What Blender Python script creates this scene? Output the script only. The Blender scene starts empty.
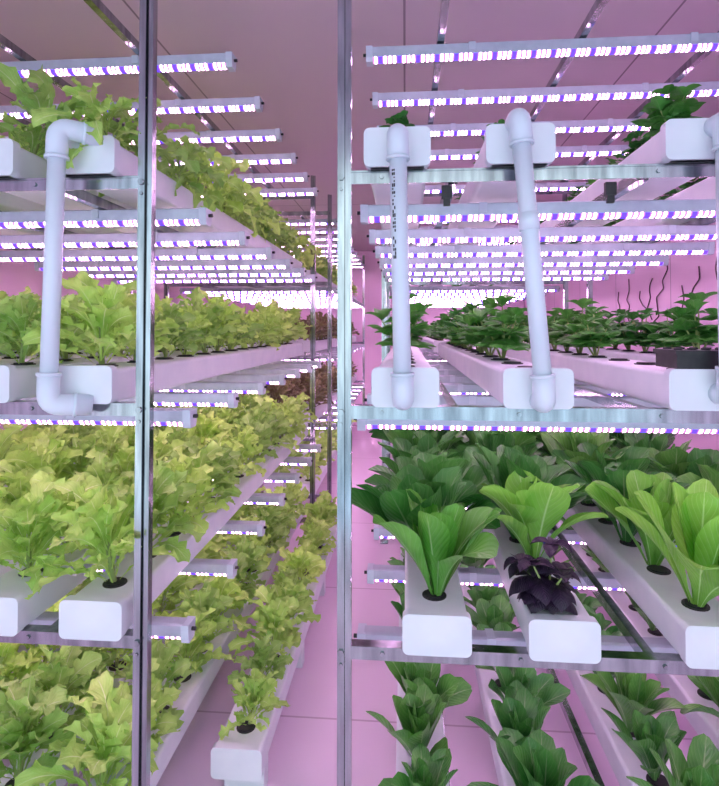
import bpy, math, random
from mathutils import Vector, Matrix
random.seed(7)
S=bpy.context.scene
S.view_settings.view_transform='Standard'
S.view_settings.look='None'

# ------------------------------------------------------------------ mesh builder
class MB:
    def __init__(s): s.v=[];s.f=[];s.m=[];s.sm=[];s.uv=[]
    def vert(s,p,uv=(0,0)):
        s.v.append(tuple(p)); s.uv.append(uv); return len(s.v)-1
    def face(s,idx,m=0,sm=False):
        s.f.append(tuple(idx)); s.m.append(m); s.sm.append(sm)
    def box(s,x0,x1,y0,y1,z0,z1,m=0):
        i=len(s.v)
        for z in (z0,z1):
            for (x,y) in ((x0,y0),(x1,y0),(x1,y1),(x0,y1)): s.vert((x,y,z))
        for q in ((3,2,1,0),(4,5,6,7),(0,1,5,4),(1,2,6,5),(2,3,7,6),(3,0,4,7)):
            s.face([i+k for k in q],m)
    def prism(s,prof,axis,a0,a1,m=0,sm=False,caps=True):
        def P(p,a):
            return (a,p[0],p[1]) if axis=='x' else ((p[0],a,p[1]) if axis=='y' else (p[0],p[1],a))
        n=len(prof); i=len(s.v)
        for a in (a0,a1):
            for p in prof: s.vert(P(p,a))
        flip = axis=='y'
        for k in range(n):
            q=[i+k,i+(k+1)%n,i+n+(k+1)%n,i+n+k]
            if flip: q.reverse()
            s.face(q,m,sm)
        if caps:
            a=[i+k for k in range(n)][::-1]; b=[i+n+k for k in range(n)]
            if flip: a.reverse(); b.reverse()
            s.face(a,m); s.face(b,m)
    def tube(s,path,r,m=0,seg=16,caps=True):
        path=[Vector(p) for p in path]; n=len(path)
        rr=r if isinstance(r,(list,tuple)) else [r]*n
        up=None; rings=[]
        for k in range(n):
            t=(path[min(k+1,n-1)]-path[max(k-1,0)]).normalized()
            if up is None:
                a=Vector((1,0,0)) if abs(t.x)<.8 else Vector((0,1,0))
                up=(a-t*a.dot(t)).normalized()
            else: up=(up-t*up.dot(t)).normalized()
            sd=t.cross(up); ring=[]
            for j in range(seg):
                a=2*math.pi*j/seg
                ring.append(s.vert(path[k]+(up*math.cos(a)+sd*math.sin(a))*rr[k]))
            rings.append(ring)
        for k in range(n-1):
            for j in range(seg):
                s.face([rings[k][j],rings[k][(j+1)%seg],rings[k+1][(j+1)%seg],rings[k+1][j]],m,True)
        if caps:
            s.face(rings[0][::-1],m); s.face(rings[-1],m)
    def mesh(s,name,mats):
        me=bpy.data.meshes.new(name); me.from_pydata(s.v,[],s.f)
        for mt in mats: me.materials.append(mt)
        me.polygons.foreach_set('material_index',s.m)
        me.polygons.foreach_set('use_smooth',s.sm)
        ul=me.uv_layers.new(name='UVMap')
        li=[0]*len(me.loops); me.loops.foreach_get('vertex_index',li)
        d=[]
        for k in li: d+=s.uv[k]
        ul.data.foreach_set('uv',d)
        me.update(); return me
def obj(name,me,parent=None,loc=(0,0,0),rot=(0,0,0),sc=1.0):
    o=bpy.data.objects.new(name,me); S.collection.objects.link(o)
    o.location=loc; o.rotation_euler=rot; o.scale=(sc,sc,sc) if not isinstance(sc,tuple) else sc
    if parent: o.parent=parent
    return o
def empty(name,loc=(0,0,0)):
    o=bpy.data.objects.new(name,None); S.collection.objects.link(o); o.location=loc; o.empty_display_size=.05
    return o
def rrect(cx,cz,w,h,r,n=4):
    pts=[]
    for (sx,sz,a0) in ((1,1,0),(-1,1,90),(-1,-1,180),(1,-1,270)):
        for k in range(n+1):
            a=math.radians(a0+90*k/n)
            pts.append((cx+sx*(w/2-r)+r*math.cos(a),cz+sz*(h/2-r)+r*math.sin(a)))
    return pts

# ------------------------------------------------------------------ materials
def mat(name):
    m=bpy.data.materials.new(name); m.use_nodes=True
    nt=m.node_tree; return m,nt,nt.nodes['Principled BSDF'],nt.nodes['Material Output']
def noisecol(nt,b,c1,c2,scale,rough=None,detail=3,stretch=None,bump=0):
    tc=nt.nodes.new('ShaderNodeTexCoord'); n=nt.nodes.new('ShaderNodeTexNoise')
    n.inputs['Scale'].default_value=scale; n.inputs['Detail'].default_value=detail
    src=tc.outputs['Object']
    if stretch:
        mp=nt.nodes.new('ShaderNodeMapping'); mp.inputs['Scale'].default_value=stretch
        nt.links.new(src,mp.inputs[0]); src=mp.outputs[0]
    nt.links.new(src,n.inputs['Vector'])
    r=nt.nodes.new('ShaderNodeValToRGB'); r.color_ramp.elements[0].color=(*c1,1); r.color_ramp.elements[1].color=(*c2,1)
    r.color_ramp.elements[0].position=.3; r.color_ramp.elements[1].position=.7
    nt.links.new(n.outputs['Fac'],r.inputs[0]); nt.links.new(r.outputs[0],b.inputs['Base Color'])
    if bump:
        bp=nt.nodes.new('ShaderNodeBump'); bp.inputs['Strength'].default_value=bump; bp.inputs['Distance'].default_value=.01
        nt.links.new(n.outputs['Fac'],bp.inputs['Height']); nt.links.new(bp.outputs[0],b.inputs['Normal'])
    return n
def simple(name,c1,c2,scale,rough,metal=0,stretch=None,bump=0):
    m,nt,b,o=mat(name); noisecol(nt,b,c1,c2,scale,stretch=stretch,bump=bump)
    b.inputs['Roughness'].default_value=rough; b.inputs['Metallic'].default_value=metal
    return m
M_pvc=simple('white_pvc',(.72,.82,.90),(.80,.88,.94),6,.35)
M_trough=simple('trough_plastic',(.76,.81,.86),(.85,.89,.92),8,.4)
M_steel=simple('galvanised_steel',(.22,.23,.25),(.50,.52,.55),7,.18,1.0,stretch=(4,4,.5))
M_alu=simple('aluminium_housing',(.52,.55,.66),(.62,.66,.76),20,.35,.3)
M_black=simple('black_plastic',(.012,.012,.015),(.03,.03,.03),30,.5)
M_endcap=simple('lamp_end_cap',(.62,.66,.78),(.7,.74,.84),10,.4)
M_stem=simple('plant_stem',(.25,.4,.1),(.4,.5,.18),20,.5)
M_ink=simple('printed_ink',(.02,.02,.03),(.03,.03,.04),10,.6)
M_cable=simple('cable_sheath',(.09,.04,.06),(.14,.07,.1),10,.6)

def panel(name,c1,c2,seam,bw,bh,rough,axes,bump=0):
    m,nt,b,o=mat(name)
    tc=nt.nodes.new('ShaderNodeTexCoord'); sp=nt.nodes.new('ShaderNodeSeparateXYZ'); cb=nt.nodes.new('ShaderNodeCombineXYZ')
    nt.links.new(tc.outputs['Object'],sp.inputs[0])
    nt.links.new(sp.outputs[axes[0]],cb.inputs[0]); nt.links.new(sp.outputs[axes[1]],cb.inputs[1])
    br=nt.nodes.new('ShaderNodeTexBrick'); br.offset=0
    br.inputs['Scale'].default_value=1; br.inputs['Brick Width'].default_value=bw; br.inputs['Row Height'].default_value=bh
    br.inputs['Mortar Size'].default_value=.006; br.inputs['Mortar Smooth'].default_value=.3
    br.inputs['Color1'].default_value=(*c1,1); br.inputs['Color2'].default_value=(*c2,1); br.inputs['Mortar'].default_value=(*seam,1)
    nt.links.new(cb.outputs[0],br.inputs['Vector']); nt.links.new(br.outputs['Color'],b.inputs['Base Color'])
    b.inputs['Roughness'].default_value=rough
    return m
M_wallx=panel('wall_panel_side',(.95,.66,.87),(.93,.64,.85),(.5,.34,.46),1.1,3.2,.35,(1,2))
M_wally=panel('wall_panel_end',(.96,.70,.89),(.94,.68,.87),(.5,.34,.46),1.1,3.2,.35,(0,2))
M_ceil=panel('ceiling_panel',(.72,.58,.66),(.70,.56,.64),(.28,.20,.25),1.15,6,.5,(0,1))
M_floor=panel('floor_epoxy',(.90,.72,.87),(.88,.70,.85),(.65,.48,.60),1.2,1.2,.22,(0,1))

# LED strip: mostly white-pink diodes with a violet-blue one every fourth
def led_mat():
    m,nt,b,o=mat('led_strip'); N=nt.nodes; L=nt.links
    def math_(op,a,bv=None,c=None):
        n=N.new('ShaderNodeMath'); n.operation=op
        for k,x in enumerate((a,bv,c)):
            if x is None: continue
            if isinstance(x,(int,float)): n.inputs[k].default_value=x
            else: L.new(x,n.inputs[k])
        return n.outputs[0]
    tc=N.new('ShaderNodeTexCoord'); sp=N.new('ShaderNodeSeparateXYZ'); L.new(tc.outputs['Object'],sp.inputs[0])
    u=math_('DIVIDE',math_('ADD',sp.outputs[0],100.0),.0172)
    fr=math_('FRACT',u); d=math_('ABSOLUTE',math_('SUBTRACT',fr,.5))
    idx=math_('MODULO',math_('FLOOR',u),4.0)
    blue=math_('LESS_THAN',idx,.5)
    dot=math_('LESS_THAN',d,math_('ADD',.23,math_('MULTIPLY',blue,.22)))
    mx=N.new('ShaderNodeMix'); mx.data_type='RGBA'
    mx.inputs[6].default_value=(36,19,33,1); mx.inputs[7].default_value=(.26,.11,2.0,1)
    L.new(blue,mx.inputs[0])
    m2=N.new('ShaderNodeMix'); m2.data_type='RGBA'
    m2.inputs[6].default_value=(1.1,.42,.95,1)
    L.new(dot,m2.inputs[0]); L.new(mx.outputs[2],m2.inputs[7])
    e=N.new('ShaderNodeEmission'); L.new(m2.outputs[2],e.inputs[0]); e.inputs[1].default_value=1.0
    L.new(e.outputs[0],o.inputs[0]); return m
M_led=led_mat()

def leafmat(name,c1,c2,rib,ribw=.06,trans=.3,rough=.45,veins=.5,scale=14):
    m,nt,b,o=mat(name); N=nt.nodes; L=nt.links
    n=noisecol(nt,b,c1,c2,scale,detail=4)
    ramp=[x for x in N if x.type=='VALTORGB'][0]
    uv=N.new('ShaderNodeUVMap'); sp=N.new('ShaderNodeSeparateXYZ'); L.new(uv.outputs[0],sp.inputs[0])
    def M_(op,a,bb=None):
        k=N.new('ShaderNodeMath'); k.operation=op
        for i,x in enumerate((a,bb)):
            if x is None: continue
            if isinstance(x,(int,float)): k.inputs[i].default_value=x
            else: L.new(x,k.inputs[i])
        return k.outputs[0]
    ab=M_('ABSOLUTE',M_('SUBTRACT',sp.outputs[0],.5))
    wid=M_('MULTIPLY',M_('SUBTRACT',1.15,sp.outputs[1]),ribw)
    mr=N.new('ShaderNodeMapRange'); L.new(M_('SUBTRACT',wid,ab),mr.inputs[0]); mr.inputs[1].default_value=-.015; mr.inputs[2].default_value=.02
    ph=M_('SUBTRACT',M_('MULTIPLY',sp.outputs[1],11.0),M_('MULTIPLY',ab,7.0))
    tri=M_('ABSOLUTE',M_('SUBTRACT',M_('FRACT',ph),.5))
    vm=N.new('ShaderNodeMapRange'); L.new(tri,vm.inputs[0]); vm.inputs[1].default_value=.1; vm.inputs[2].default_value=0
    msk=M_('MAXIMUM',mr.outputs[0],M_('MULTIPLY',vm.outputs[0],veins))
    mx=N.new('ShaderNodeMix'); mx.data_type='RGBA'; L.new(msk,mx.inputs[0]); L.new(ramp.outputs[0],mx.inputs[6]); mx.inputs[7].default_value=(*rib,1)
    oi=N.new('ShaderNodeObjectInfo'); hs=N.new('ShaderNodeHueSaturation')
    r1=N.new('ShaderNodeMapRange'); L.new(oi.outputs['Random'],r1.inputs[0]); r1.inputs[3].default_value=.75; r1.inputs[4].default_value=1.18
    r2=N.new('ShaderNodeMapRange'); L.new(oi.outputs['Random'],r2.inputs[0]); r2.inputs[3].default_value=.51; r2.inputs[4].default_value=.485
    L.new(mx.outputs[2],hs.inputs['Color']); L.new(r1.outputs[0],hs.inputs['Value']); L.new(r2.outputs[0],hs.inputs['Hue'])
    L.new(hs.outputs[0],b.inputs['Base Color']); b.inputs['Roughness'].default_value=rough
    bp=N.new('ShaderNodeBump'); bp.inputs['Strength'].default_value=.5; bp.inputs['Distance'].default_value=.004
    hh=M_('ADD',M_('MULTIPLY',tri,1.0),n.outputs['Fac']); L.new(hh,bp.inputs['Height']); L.new(bp.outputs[0],b.inputs['Normal'])
    tr=N.new('ShaderNodeBsdfTranslucent'); L.new(hs.outputs[0],tr.inputs[0])
    ms=N.new('ShaderNodeMixShader'); ms.inputs[0].default_value=trans
    L.new(b.outputs[0],ms.inputs[1]); L.new(tr.outputs[0],ms.inputs[2]); L.new(ms.outputs[0],o.inputs[0])
    return m
M_let=leafmat('lettuce_leaf',(.32,.62,.09),(.62,.90,.24),(.74,.90,.45),.05,.33,veins=.25)
M_redlet=leafmat('red_lettuce_leaf',(.14,.09,.06),(.30,.32,.10),(.5,.5,.3),.05,.3,veins=.2)
M_rom=leafmat('romaine_leaf',(.14,.46,.045),(.26,.66,.10),(.54,.82,.36),.04,.32,.32,veins=.22,scale=9)
M_romd=leafmat('dark_romaine_leaf',(.035,.20,.03),(.11,.37,.06),(.3,.5,.22),.04,.22,.3,veins=.25,scale=9)
M_bas=leafmat('basil_leaf',(.04,.24,.03),(.11,.42,.07),(.2,.42,.13),.02,.25,.32,veins=.3)
M_pur=leafmat('purple_basil_leaf',(.012,.008,.022),(.04,.016,.05),(.07,.03,.07),.02,.1,.35,veins=.3)

# ------------------------------------------------------------------ plants
def interp(tab,t):
    for (a,va),(b,vb) in zip(tab,tab[1:]):
        if t<=b:
            k=(t-a)/(b-a); k=k*k*(3-2*k)*.5+k*.5
            return va+(vb-va)*k
    return tab[-1][1]
T_LET=[(0,.08),(.3,.12),(.42,.62),(.5,.40),(.6,.98),(.68,.66),(.8,1.12),(.88,.70),(.95,.62),(1,.2)]
T_ROM=[(0,.15),(.14,.18),(.32,.46),(.5,.80),(.7,1),(.85,.92),(.94,.62),(1,.16)]
T_BAS=[(0,.04),(.1,.4),(.3,.92),(.5,1),(.72,.75),(.9,.32),(1,.02)]
def leaf(mb,base,az,L,W,e0,e1,tab,nu,nv,frill=0,freq=20,cup=0.,lobes=0,m=0,twist=0,rnd=random,pw=1.3):
    d=Vector((math.cos(az),math.sin(az),0)); sd0=Vector((-math.sin(az),math.cos(az),0)); Z=Vector((0,0,1))
    p=Vector(base); ph1=rnd.random()*6; ph2=rnd.random()*6; rows=[]
    for i in range(nu+1):
        t=i/nu; e=e0+(e1-e0)*t**pw
        tg=d*math.cos(e)+Z*math.sin(e)
        nrm=-d*math.sin(e)+Z*math.cos(e)
        tw=twist*t; sd=sd0*math.cos(tw)+nrm*math.sin(tw); nn=nrm*math.cos(tw)-sd0*math.sin(tw)
        w=interp(tab,t)*W/2; row=[]
        for j in range(nv+1):
            s_=2*j/nv-1; ph=ph1 if s_<0 else ph2
            lw=w*(1+lobes*abs(s_)*math.sin(freq*1.6*t+ph*1.7)*min(1,t*2))
            fz=frill*L*abs(s_)**1.6*math.sin(freq*t+ph+s_*1.5)*min(1,t*2.2)
            q=p+sd*(s_*lw)+nn*(cup*w*s_*s_+fz)+tg*(frill*.7*L*abs(s_)*math.cos(freq*t*1.3+ph))
            row.append(mb.vert(q,(j/nv,t)))
        rows.append(row)
        p=p+tg*(L/nu)
    for i in range(nu):
        for j in range(nv):
            mb.face([rows[i][j],rows[i][j+1],rows[i+1][j+1],rows[i+1][j]],m,True)
def lettuce(seed,mt,n=32,low=False,leggy=0):
    R=random.Random(seed); mb=MB()
    for k in range(n):
        f=k/n
        az=k*2.4+R.uniform(-.5,.5); L=R.uniform(.115,.19)*(1-.15*f)*(1+.45*leggy*R.random())
        e0=math.radians(42+44*f+R.uniform(-14,14)); e1=e0-math.radians(60+R.uniform(-25,45)-25*f+45*leggy)
        r=.014*(1-f); zb=.105*f*R.uniform(.6,1.2)
        leaf(mb,(r*math.cos(az),r*math.sin(az),zb),az,L,.058*R.uniform(.7,1.2),e0,e1,T_LET,9 if low else 17,2 if low else 6,
             frill=.05,freq=R.uniform(22,34),cup=.4,lobes=.34,twist=R.uniform(-1.2,1.2),rnd=R)
    mb.tube([(0,0,-.01),(0.003,0,.10)],[.008,.004],1,6)
    return mb.mesh('lettuce_mesh',[mt,M_stem])
def romaine(seed,mt,n=18,hero=True,wide=1.0):
    R=random.Random(seed); mb=MB()
    for k in range(n):
        f=k/n
        az=k*2.4+R.uniform(-.35,.35); L=(.255+.085*R.random())*(1-.18*f)
        e0=math.radians(58+30*f+R.uniform(-8,8)); e1=e0-math.radians(44+R.uniform(-28,34)-34*f)
        r=.018*(1-f)
        leaf(mb,(r*math.cos(az),r*math.sin(az),.0),az,L,.112*wide*R.uniform(.8,1.15)*(1-.12*f),e0,e1,T_ROM,18 if hero else 9,8 if hero else 4,
             frill=.014,freq=R.uniform(8,15),cup=.38,twist=R.uniform(-.7,.7),rnd=R)
    return mb.mesh('romaine_mesh',[mt,M_stem])
def basil(seed,mt,H=.16,stems=5,spread=.07,leafL=.092,droop=0):
    R=random.Random(seed); mb=MB()
    for s in range(stems):
        az=s*2.4+R.random(); lean=spread*(0.2 if s==0 else R.uniform(.6,1.1)); h=H*(1.05 if s==0 else R.uniform(.55,.95))
        top=Vector((math.cos(az)*lean,math.sin(az)*lean,h))
        mb.tube([(0,0,-.01),tuple(top*.5+Vector((0,0,.01))),tuple(top)],[.004,.003,.002],1,5)
        for nd in range(3):
            t=.4+.6*nd/2; c=top*t; rot=R.random()*3
            k=4
            for q in range(k):
                a=rot+q*math.pi*2/k+R.uniform(-.2,.2); sz=leafL*(1.0-.3*(nd==2))*R.uniform(.8,1.15)
                e0=math.radians(R.uniform(10,40)+(20 if nd==2 else 0)-droop)
                leaf(mb,c,a,sz,sz*.7,e0,e0-math.radians(R.uniform(35,75)+droop),T_BAS,7,4,cup=-.4 if nd<2 else .4,frill=.02,freq=9,rnd=R)
    return mb.mesh('basil_mesh',[mt,M_stem])
LET=[lettuce(10+i,M_let) for i in range(4)]
LEG=[lettuce(20+i,M_let,leggy=1,n=24) for i in range(3)]
LETL=[lettuce(30+i,M_let,26,True) for i in range(2)]
REDL=[lettuce(40+i,M_redlet,26,True) for i in range(2)]
ROMH=[romaine(50+i,M_rom,14) for i in range(3)]
ROMD=[romaine(60+i,M_romd,14,False,1.1) for i in range(3)]
BAS=[basil(70+i,M_bas) for i in range(3)]
PUR=[basil(80,M_pur,.13,7,.06,.068,25)]

# ------------------------------------------------------------------ room
def plane_box(name,x0,x1,y0,y1,z0,z1,mt):
    mb=MB(); mb.box(x0,x1,y0,y1,z0,z1); return obj(name,mb.mesh(name,[mt]))
XL,XR,YF,YB,ZC=-2.55,2.0,-1.6,9.6,3.0
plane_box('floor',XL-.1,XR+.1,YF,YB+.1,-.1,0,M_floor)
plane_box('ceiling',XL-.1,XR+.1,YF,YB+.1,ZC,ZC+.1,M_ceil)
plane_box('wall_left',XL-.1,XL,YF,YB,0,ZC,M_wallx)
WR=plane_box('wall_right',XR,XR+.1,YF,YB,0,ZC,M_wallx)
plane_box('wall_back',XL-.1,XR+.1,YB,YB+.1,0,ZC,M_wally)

# ------------------------------------------------------------------ racks
TZ=[.17,.81,1.445,2.08,2.72]
def rack(x0,x1,y0,y1,name='steel_rack'):
    mb=MB(); w=.036
    ys=[y0,y1-w] ; xs=[x0,x1-w]
    for x in xs:
        for y in ys:
            mb.box(x,x+.019,y,y+.004,0,2.87)
            mb.box(x,x+.004,y+.004,y+w,0,2.87)
            mb.box(x+.019,x+w,y+.010,y+w,0,2.87)
            mb.box(x+.004,x+.019,y+.030,y+w,0,2.87)
            mb.box(x-.012,x+w+.012,y-.012,y+w+.012,0,.008)
    for z in TZ:
        for y in (y0,y1-w):
            mb.box(x0+w,x1-w,y+.004,y+.008,z-.036,z)
            mb.box(x0+w,x1-w,y+.008,y+w,z-.004,z)
            mb.box(x0+w,x1-w,y+.001,y+.004,z-.005,z)
        for x in (x0+.3,(x0+x1)/2,x1-.3):
            mb.box(x,x+.025,y0+w-.004,y1-w+.004,z-.034,z-.003)
        for x in (x0+.010,x1-w+.010):
            mb.tube([(x,y0+.001,z-.018),(x,y0-.006,z-.018)],.009,0,6)
            mb.tube([(x,y0+.001,z-.05),(x,y0-.004,z-.05)],.005,0,6)
        k=x0+.12
        while k<x1-.1:
            mb.tube([(k,y0+.005,z-.018),(k,y0-.001,z-.018)],.006,0,6); k+=.36
    me=mb.mesh(name,[M_steel]); return obj(name,me)
rack(-2.25,-.708,1.50,4.40)
rack(-.182,1.42,1.50,4.40)
rack(-2.22,-.66,5.0,9.2)
rack(-.17,1.42,5.0,9.2)

# ------------------------------------------------------------------ grow light bars
def barmesh(Ln):
    mb=MB(); h=Ln/2
    mb.prism([(-.026,0),(-.022,-.034),(.022,-.034),(.026,0),(.018,.004),(-.018,.004)],'x',-h+.02,h-.02,0)
    prof=[]
    for k in range(9):
        a=math.pi+math.pi*k/8; prof.append((.019*math.cos(a),-.0342+.014*math.sin(a)))
    mb.prism(prof,'x',-h+.022,h-.022,1,True)
    for s in (-1,1):
        a,b=(-h,-h+.024) if s<0 else (h-.024,h)
        mb.prism([(-.029,.0035),(-.026,-.036),(-.020,-.051),(.020,-.051),(.026,-.036),(.029,.0035)],'x',a,b,2)
        mb.tube([(s*h,0,-.018),(s*(h+.012),0,-.018)],.006,3,8)
    for x in (-h*.5,h*.5):
        mb.box(x-.012,x+.012,-.029,.029,-.026,.0042,2)
    return mb.mesh('grow_light_bar',[M_alu,M_led,M_endcap,M_black])
BL=barmesh(1.50); BR=barmesh(1.53)
def bars(me,xc,y0,n,dy,t):
    for k in range(n):
        obj('grow_light_bar',me,None,(xc,y0+k*dy,TZ[t]-.040))
for me,xc in ((BL,-1.39),(BR,.625)):
    bars(me,xc,1.66,7,.43,1); bars(me,xc,1.66,7,.43,2); bars(me,xc,1.78,6,.44,3); bars(me,xc,2.04,6,.40,4)
    for t in (1,2,3,4): bars(me,xc,5.2,9,.46,t)

# ------------------------------------------------------------------ troughs
def trough(x,z,y0,y1,sp,first,caph=.104,w=.165,feet=0):
    mb=MB(); h=.094
    mb.prism(rrect(0,h/2,w,h,.012),'y',y0+.01,y1-.01,0)
    for a,b in ((y0,y0+.03),(y1-.03,y1)):
        mb.prism(rrect(0,caph/2,w+.012,caph,.016),'y',a,b,0)
    if feet:
        for k in range(4):
            yy=y0+.1+(y1-y0-.26)*k/3
            mb.box(-w/2+.01,w/2-.01,yy,yy+.06,-feet,.002,0)
    ys=[]; y=first
    while y<y1-.1:
        ys.append(y); y+=sp
    for y in ys:
        ring=[(0+.034*math.cos(2*math.pi*k/18),y+.034*math.sin(2*math.pi*k/18)) for k in range(18)]
        mb.prism(ring,'z',h-.004,h+.003,1)
        ring=[(0+.027*math.cos(2*math.pi*k/18),y+.027*math.sin(2*math.pi*k/18)) for k in range(18)]
        mb.prism(ring,'z',h-.002,h+.007,1)
    o=obj('hydroponic_trough',mb.mesh('hydroponic_trough',[M_trough,M_black]),None,(x,0,z))
    return ys,z+h
def row(name,meshes,x,ys,zt,sc=(.85,1.15),tilt=.12,skip=0,jit=.012,scs=None,dx=0,lean=0):
    e=empty(name,(x,ys[0],zt)); n=0
    for i,y in enumerate(ys):
        if random.random()<skip: continue
        n+=1; o=obj('plant_%d'%n,random.choice(meshes),e,(random.uniform(-jit,jit)+dx,y-ys[0]+random.uniform(-jit,jit),.004),
            (random.uniform(-tilt,tilt),random.uniform(-tilt,tilt)+lean,random.random()*6.28),scs[i] if scs else random.uniform(*sc))
    return e
LX=[-.885,-1.18,-1.475,-1.77,-2.06]
for t in (0,1,2,3):
    for i,x in enumerate(LX):
        if t==1: x+=.035
        ys,zt=trough(x,TZ[t]+.001,1.47,4.38,.20,1.60+.05*(i%2))
        if t==3: row('lettuce_row',LEG,x,ys,zt,(.8,1.2),.3,dx=.02 if i==0 else 0,lean=.35 if i==0 else 0)
        else: row('lettuce_row',LET,x,ys,zt,(.85,1.25) if t==2 else (1.0,1.35),.2)
# low trough standing on the floor beside the aisle
ys,zt=trough(-.575,.12,1.9,4.38,.21,2.02,feet=.12)
row('lettuce_row',LET,-.575,ys,zt,(.8,1.15),.2)
RX={0:[.05,.38,.77,1.14],1:[.08,.40,.78,1.14],2:[.0,.34,.75,1.12],3:[-.02,.30,.75,1.12]}
for t in (0,1,2,3):
    for i,x in enumerate(RX[t]):
        ys,zt=trough(x,TZ[t]+.001,1.47,4.38,.22,1.60)
        if t==0: row('romaine_row',ROMD,x,ys,zt,(.6,.8))
        if t==1:
            ys=ys[{0:1,1:2,2:2,3:0}[i]:]
            row('romaine_row',ROMD,x,ys,zt,(.95,1.2),.18)
        if t==2:
            if i==0: row('basil_row',BAS,x,[2.0,2.7,3.7],zt,scs=[1.15,.8,.8])
            else: row('basil_row',BAS,x,ys[2 if i<2 else 3:],zt,(.85,1.3))
        if t==3: row('basil_row',BAS,x,ys,zt,(.5,.75),.25,scs=[(.5,.42,.75,.6)[i]]+[random.uniform(.35,.65) for _ in ys[1:]])
for t in (0,1,2,3):
    for i,x in enumerate(LX):
        ys,zt=trough(x,TZ[t]+.001,4.98,9.18,.24,5.12)
        row('red_lettuce_row' if t in (1,2) else 'lettuce_row',REDL if t in (1,2) else LETL,x,ys,zt)
    for i,x in enumerate(RX[t]):
        ys,zt=trough(x,TZ[t]+.001,4.98,9.18,.26,5.12)
        row('basil_row' if t>1 else 'romaine_row',BAS if t>1 else ROMD,x,ys,zt,(.7,.95))

# hero plants on the lower right tier
ZT=TZ[1]+.096
obj('romaine_lettuce',ROMH[0],None,(.085,1.60,ZT),(0,0,.4),1.05)
obj('romaine_lettuce',ROMH[1],None,(.41,1.86,ZT),(-.05,0,1.4),1.05)
obj('romaine_lettuce',ROMH[2],None,(.785,1.60,ZT),(0,-.12,2.2),1.12)
obj('romaine_lettuce',ROMH[0],None,(.78,1.86,ZT),(0,-.05,3.2),1.1)
obj('purple_basil',PUR[0],None,(.385,1.57,ZT),(0,0,.3),1.15)

# black seedling tray on trough
mb=MB()
mb.box(-.085,.085,0,.12,0,.045,0); mb.box(-.09,.09,-.005,.125,.036,.047,0)
for k in range(5):
    mb.tube([(-.068+k*.034,.03,.045),(-.068+k*.034,.03,.052)],.011,0,8); mb.tube([(-.068+k*.034,.09,.045),(-.068+k*.034,.09,.052)],.011,0,8)
obj('black_seedling_tray',mb.mesh('black_seedling_tray',[M_black]),None,(.768,1.475,TZ[2]+.105))

# ------------------------------------------------------------------ PVC drain pipes
def bend(pts,r=.035,n=6):
    out=[Vector(pts[0])]
    for a,b,c in zip(pts,pts[1:],pts[2:]):
        a,b,c=Vector(a),Vector(b),Vector(c); d1=(b-a).normalized(); d2=(c-b).normalized()
        rr=min(r,(b-a).length*.49,(c-b).length*.49); p0=b-d1*rr; p2=b+d2*rr
        for k in range(n+1):
            t=k/n; out.append(p0*(1-t)**2+b*2*t*(1-t)+p2*t*t)
    out.append(Vector(pts[-1])); return out
def pipe(top,bot,side=False,coupling=None,print_=False):
    mb=MB(); r=.0225; R=.028
    T=Vector(top); B=Vector(bot)
    ax=(B-T).normalized()
    if side:
        for P,a in ((T,ax),(B,-ax)):
            E=Vector((P.x+.085,1.477,P.z-.006))
            mb.tube(bend([E,P,P+a*.085],.032),R,0,24)
            dd=(E-P).normalized(); q=P+dd*.06
            mb.tube([q,q+dd*.009],.031,0,24)
            q=P+a*.077; mb.tube([q,q+a*.009],.031,0,24)
    else:
        mb.tube(bend([(T.x,1.475,T.z),tuple(T),tuple(T+ax*.07)],.03),R,0,20)
        mb.tube(bend([(B.x,1.475,B.z),tuple(B),tuple(B-ax*.07)],.03),R,0,20)
        for q in (T+ax*.064,B-ax*.07): mb.tube([q,q+ax*.008],.0305,0,20)
    mb.tube([T+ax*.03,B-ax*.03],r,0,24)
    if coupling:
        c=T.lerp(B,coupling); mb.tube([c-ax*.022,c+ax*.022],.0258,0,20)
    if print_:
        rr=random.Random(3); t=.15
        while t<.5:
            c=T.lerp(B,t); l=rr.uniform(.003,.010)
            a=math.radians(236); d=Vector((math.cos(a),math.sin(a),0)); tt=Vector((-d.y,d.x,0)); q=c+d*(r+.0004)
            for s in (-1,1):
                if rr.random()<.75:
                    i=[mb.vert(q+tt*(s*.0025+k[0]*.002)+ax*(k[1]*l/2)) for k in ((-1,-1),(1,-1),(1,1),(-1,1))]
                    mb.face(i,1)
            t+=.014
    return obj('pvc_drain_pipe',mb.mesh('pvc_drain_pipe',[M_pvc,M_ink]))
pipe((-.925,1.415,2.19),(-.942,1.415,1.450),side=True)
pipe((-.018,1.425,2.155),(-.006,1.425,1.470),print_=True)
pipe((.288,1.425,2.185),(.345,1.425,1.468),coupling=.37)
pipe((.782,1.425,2.16),(.782,1.425,1.49))

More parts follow.
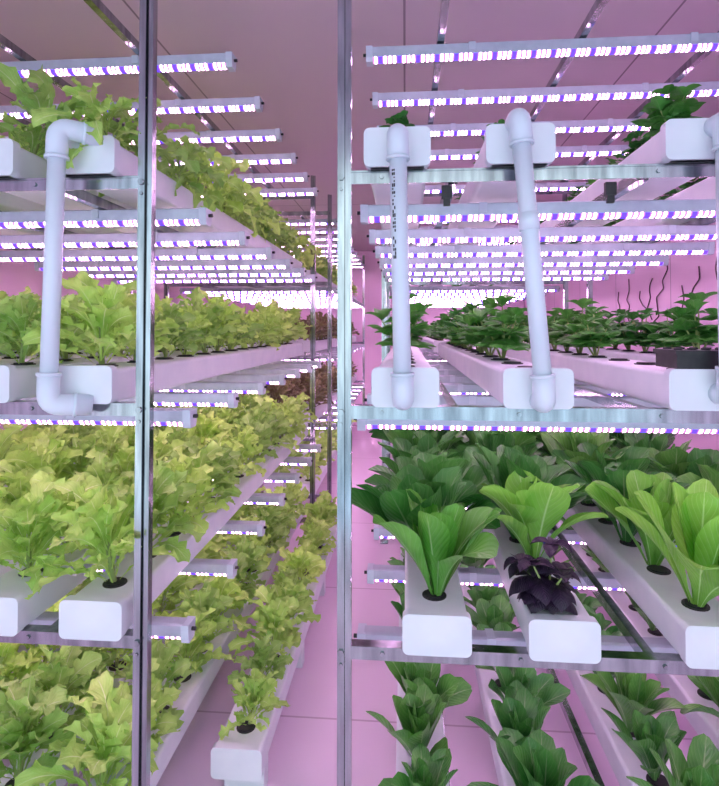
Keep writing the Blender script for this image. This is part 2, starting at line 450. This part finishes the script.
# rail clamps with plug, and cables fixed to the right wall
for x in (.115,.55):
    mb=MB(); mb.box(-.014,.014,-.004,.012,-.035,0); mb.box(-.009,.009,-.002,.010,-.055,-.035)
    obj('cable_connector',mb.mesh('cable_connector',[M_black]),None,(x,1.540,2.044))
Rn=random.Random(11)
for k in range(9):
    y=3.5+k*.24; pts=[(1.996,y,2.05+Rn.uniform(-.1,.15))]
    z=pts[0][2]; zend=Rn.uniform(1.55,1.8); dr=Rn.uniform(-.05,.05)
    while z>zend:
        z-=Rn.uniform(.04,.11); y+=Rn.uniform(-.09,.09)+dr; pts.append((1.996,y,z))
    mb=MB(); mb.tube(bend(pts,.02,3),.0045,0,8); obj('wall_cable_%d'%(k+1),mb.mesh('wall_cable',[M_cable]),WR)

# ------------------------------------------------------------------ light & camera
w=bpy.data.worlds.new('World'); S.world=w; w.use_nodes=True
nt=w.node_tree; bg=nt.nodes['Background']; bg.inputs[1].default_value=1.0
tc=nt.nodes.new('ShaderNodeTexCoord'); sp=nt.nodes.new('ShaderNodeSeparateXYZ'); nt.links.new(tc.outputs['Generated'],sp.inputs[0])
wv=nt.nodes.new('ShaderNodeTexNoise'); wv.inputs['Scale'].default_value=3.5; nt.links.new(tc.outputs['Generated'],wv.inputs['Vector'])
ad=nt.nodes.new('ShaderNodeMath'); ad.operation='MULTIPLY_ADD'; nt.links.new(sp.outputs[2],ad.inputs[0]); ad.inputs[1].default_value=.5; nt.links.new(wv.outputs['Fac'],ad.inputs[2])
rp=nt.nodes.new('ShaderNodeValToRGB'); nt.links.new(ad.outputs[0],rp.inputs[0])
rp.color_ramp.elements[0].position=.38; rp.color_ramp.elements[0].color=(.5,.60,.75,1)
rp.color_ramp.elements[1].position=.60; rp.color_ramp.elements[1].color=(1.0,1.0,1.0,1)
mlt=nt.nodes.new('ShaderNodeMix'); mlt.data_type='RGBA'; mlt.blend_type='MULTIPLY'; mlt.inputs[0].default_value=1
nt.links.new(rp.outputs[0],mlt.inputs[6]); mlt.inputs[7].default_value=(1.8,2.2,2.3,1)
nt.links.new(mlt.outputs[2],bg.inputs[0])
cam=bpy.data.cameras.new('camera'); co=bpy.data.objects.new('camera',cam); S.collection.objects.link(co)
cam.sensor_fit='HORIZONTAL'; cam.sensor_width=36; cam.lens=28.04
co.location=(0,0,1.65); co.rotation_euler=(math.radians(91.5),0,math.radians(4.65))
cam.shift_y=-.109; cam.clip_start=.05
S.camera=co
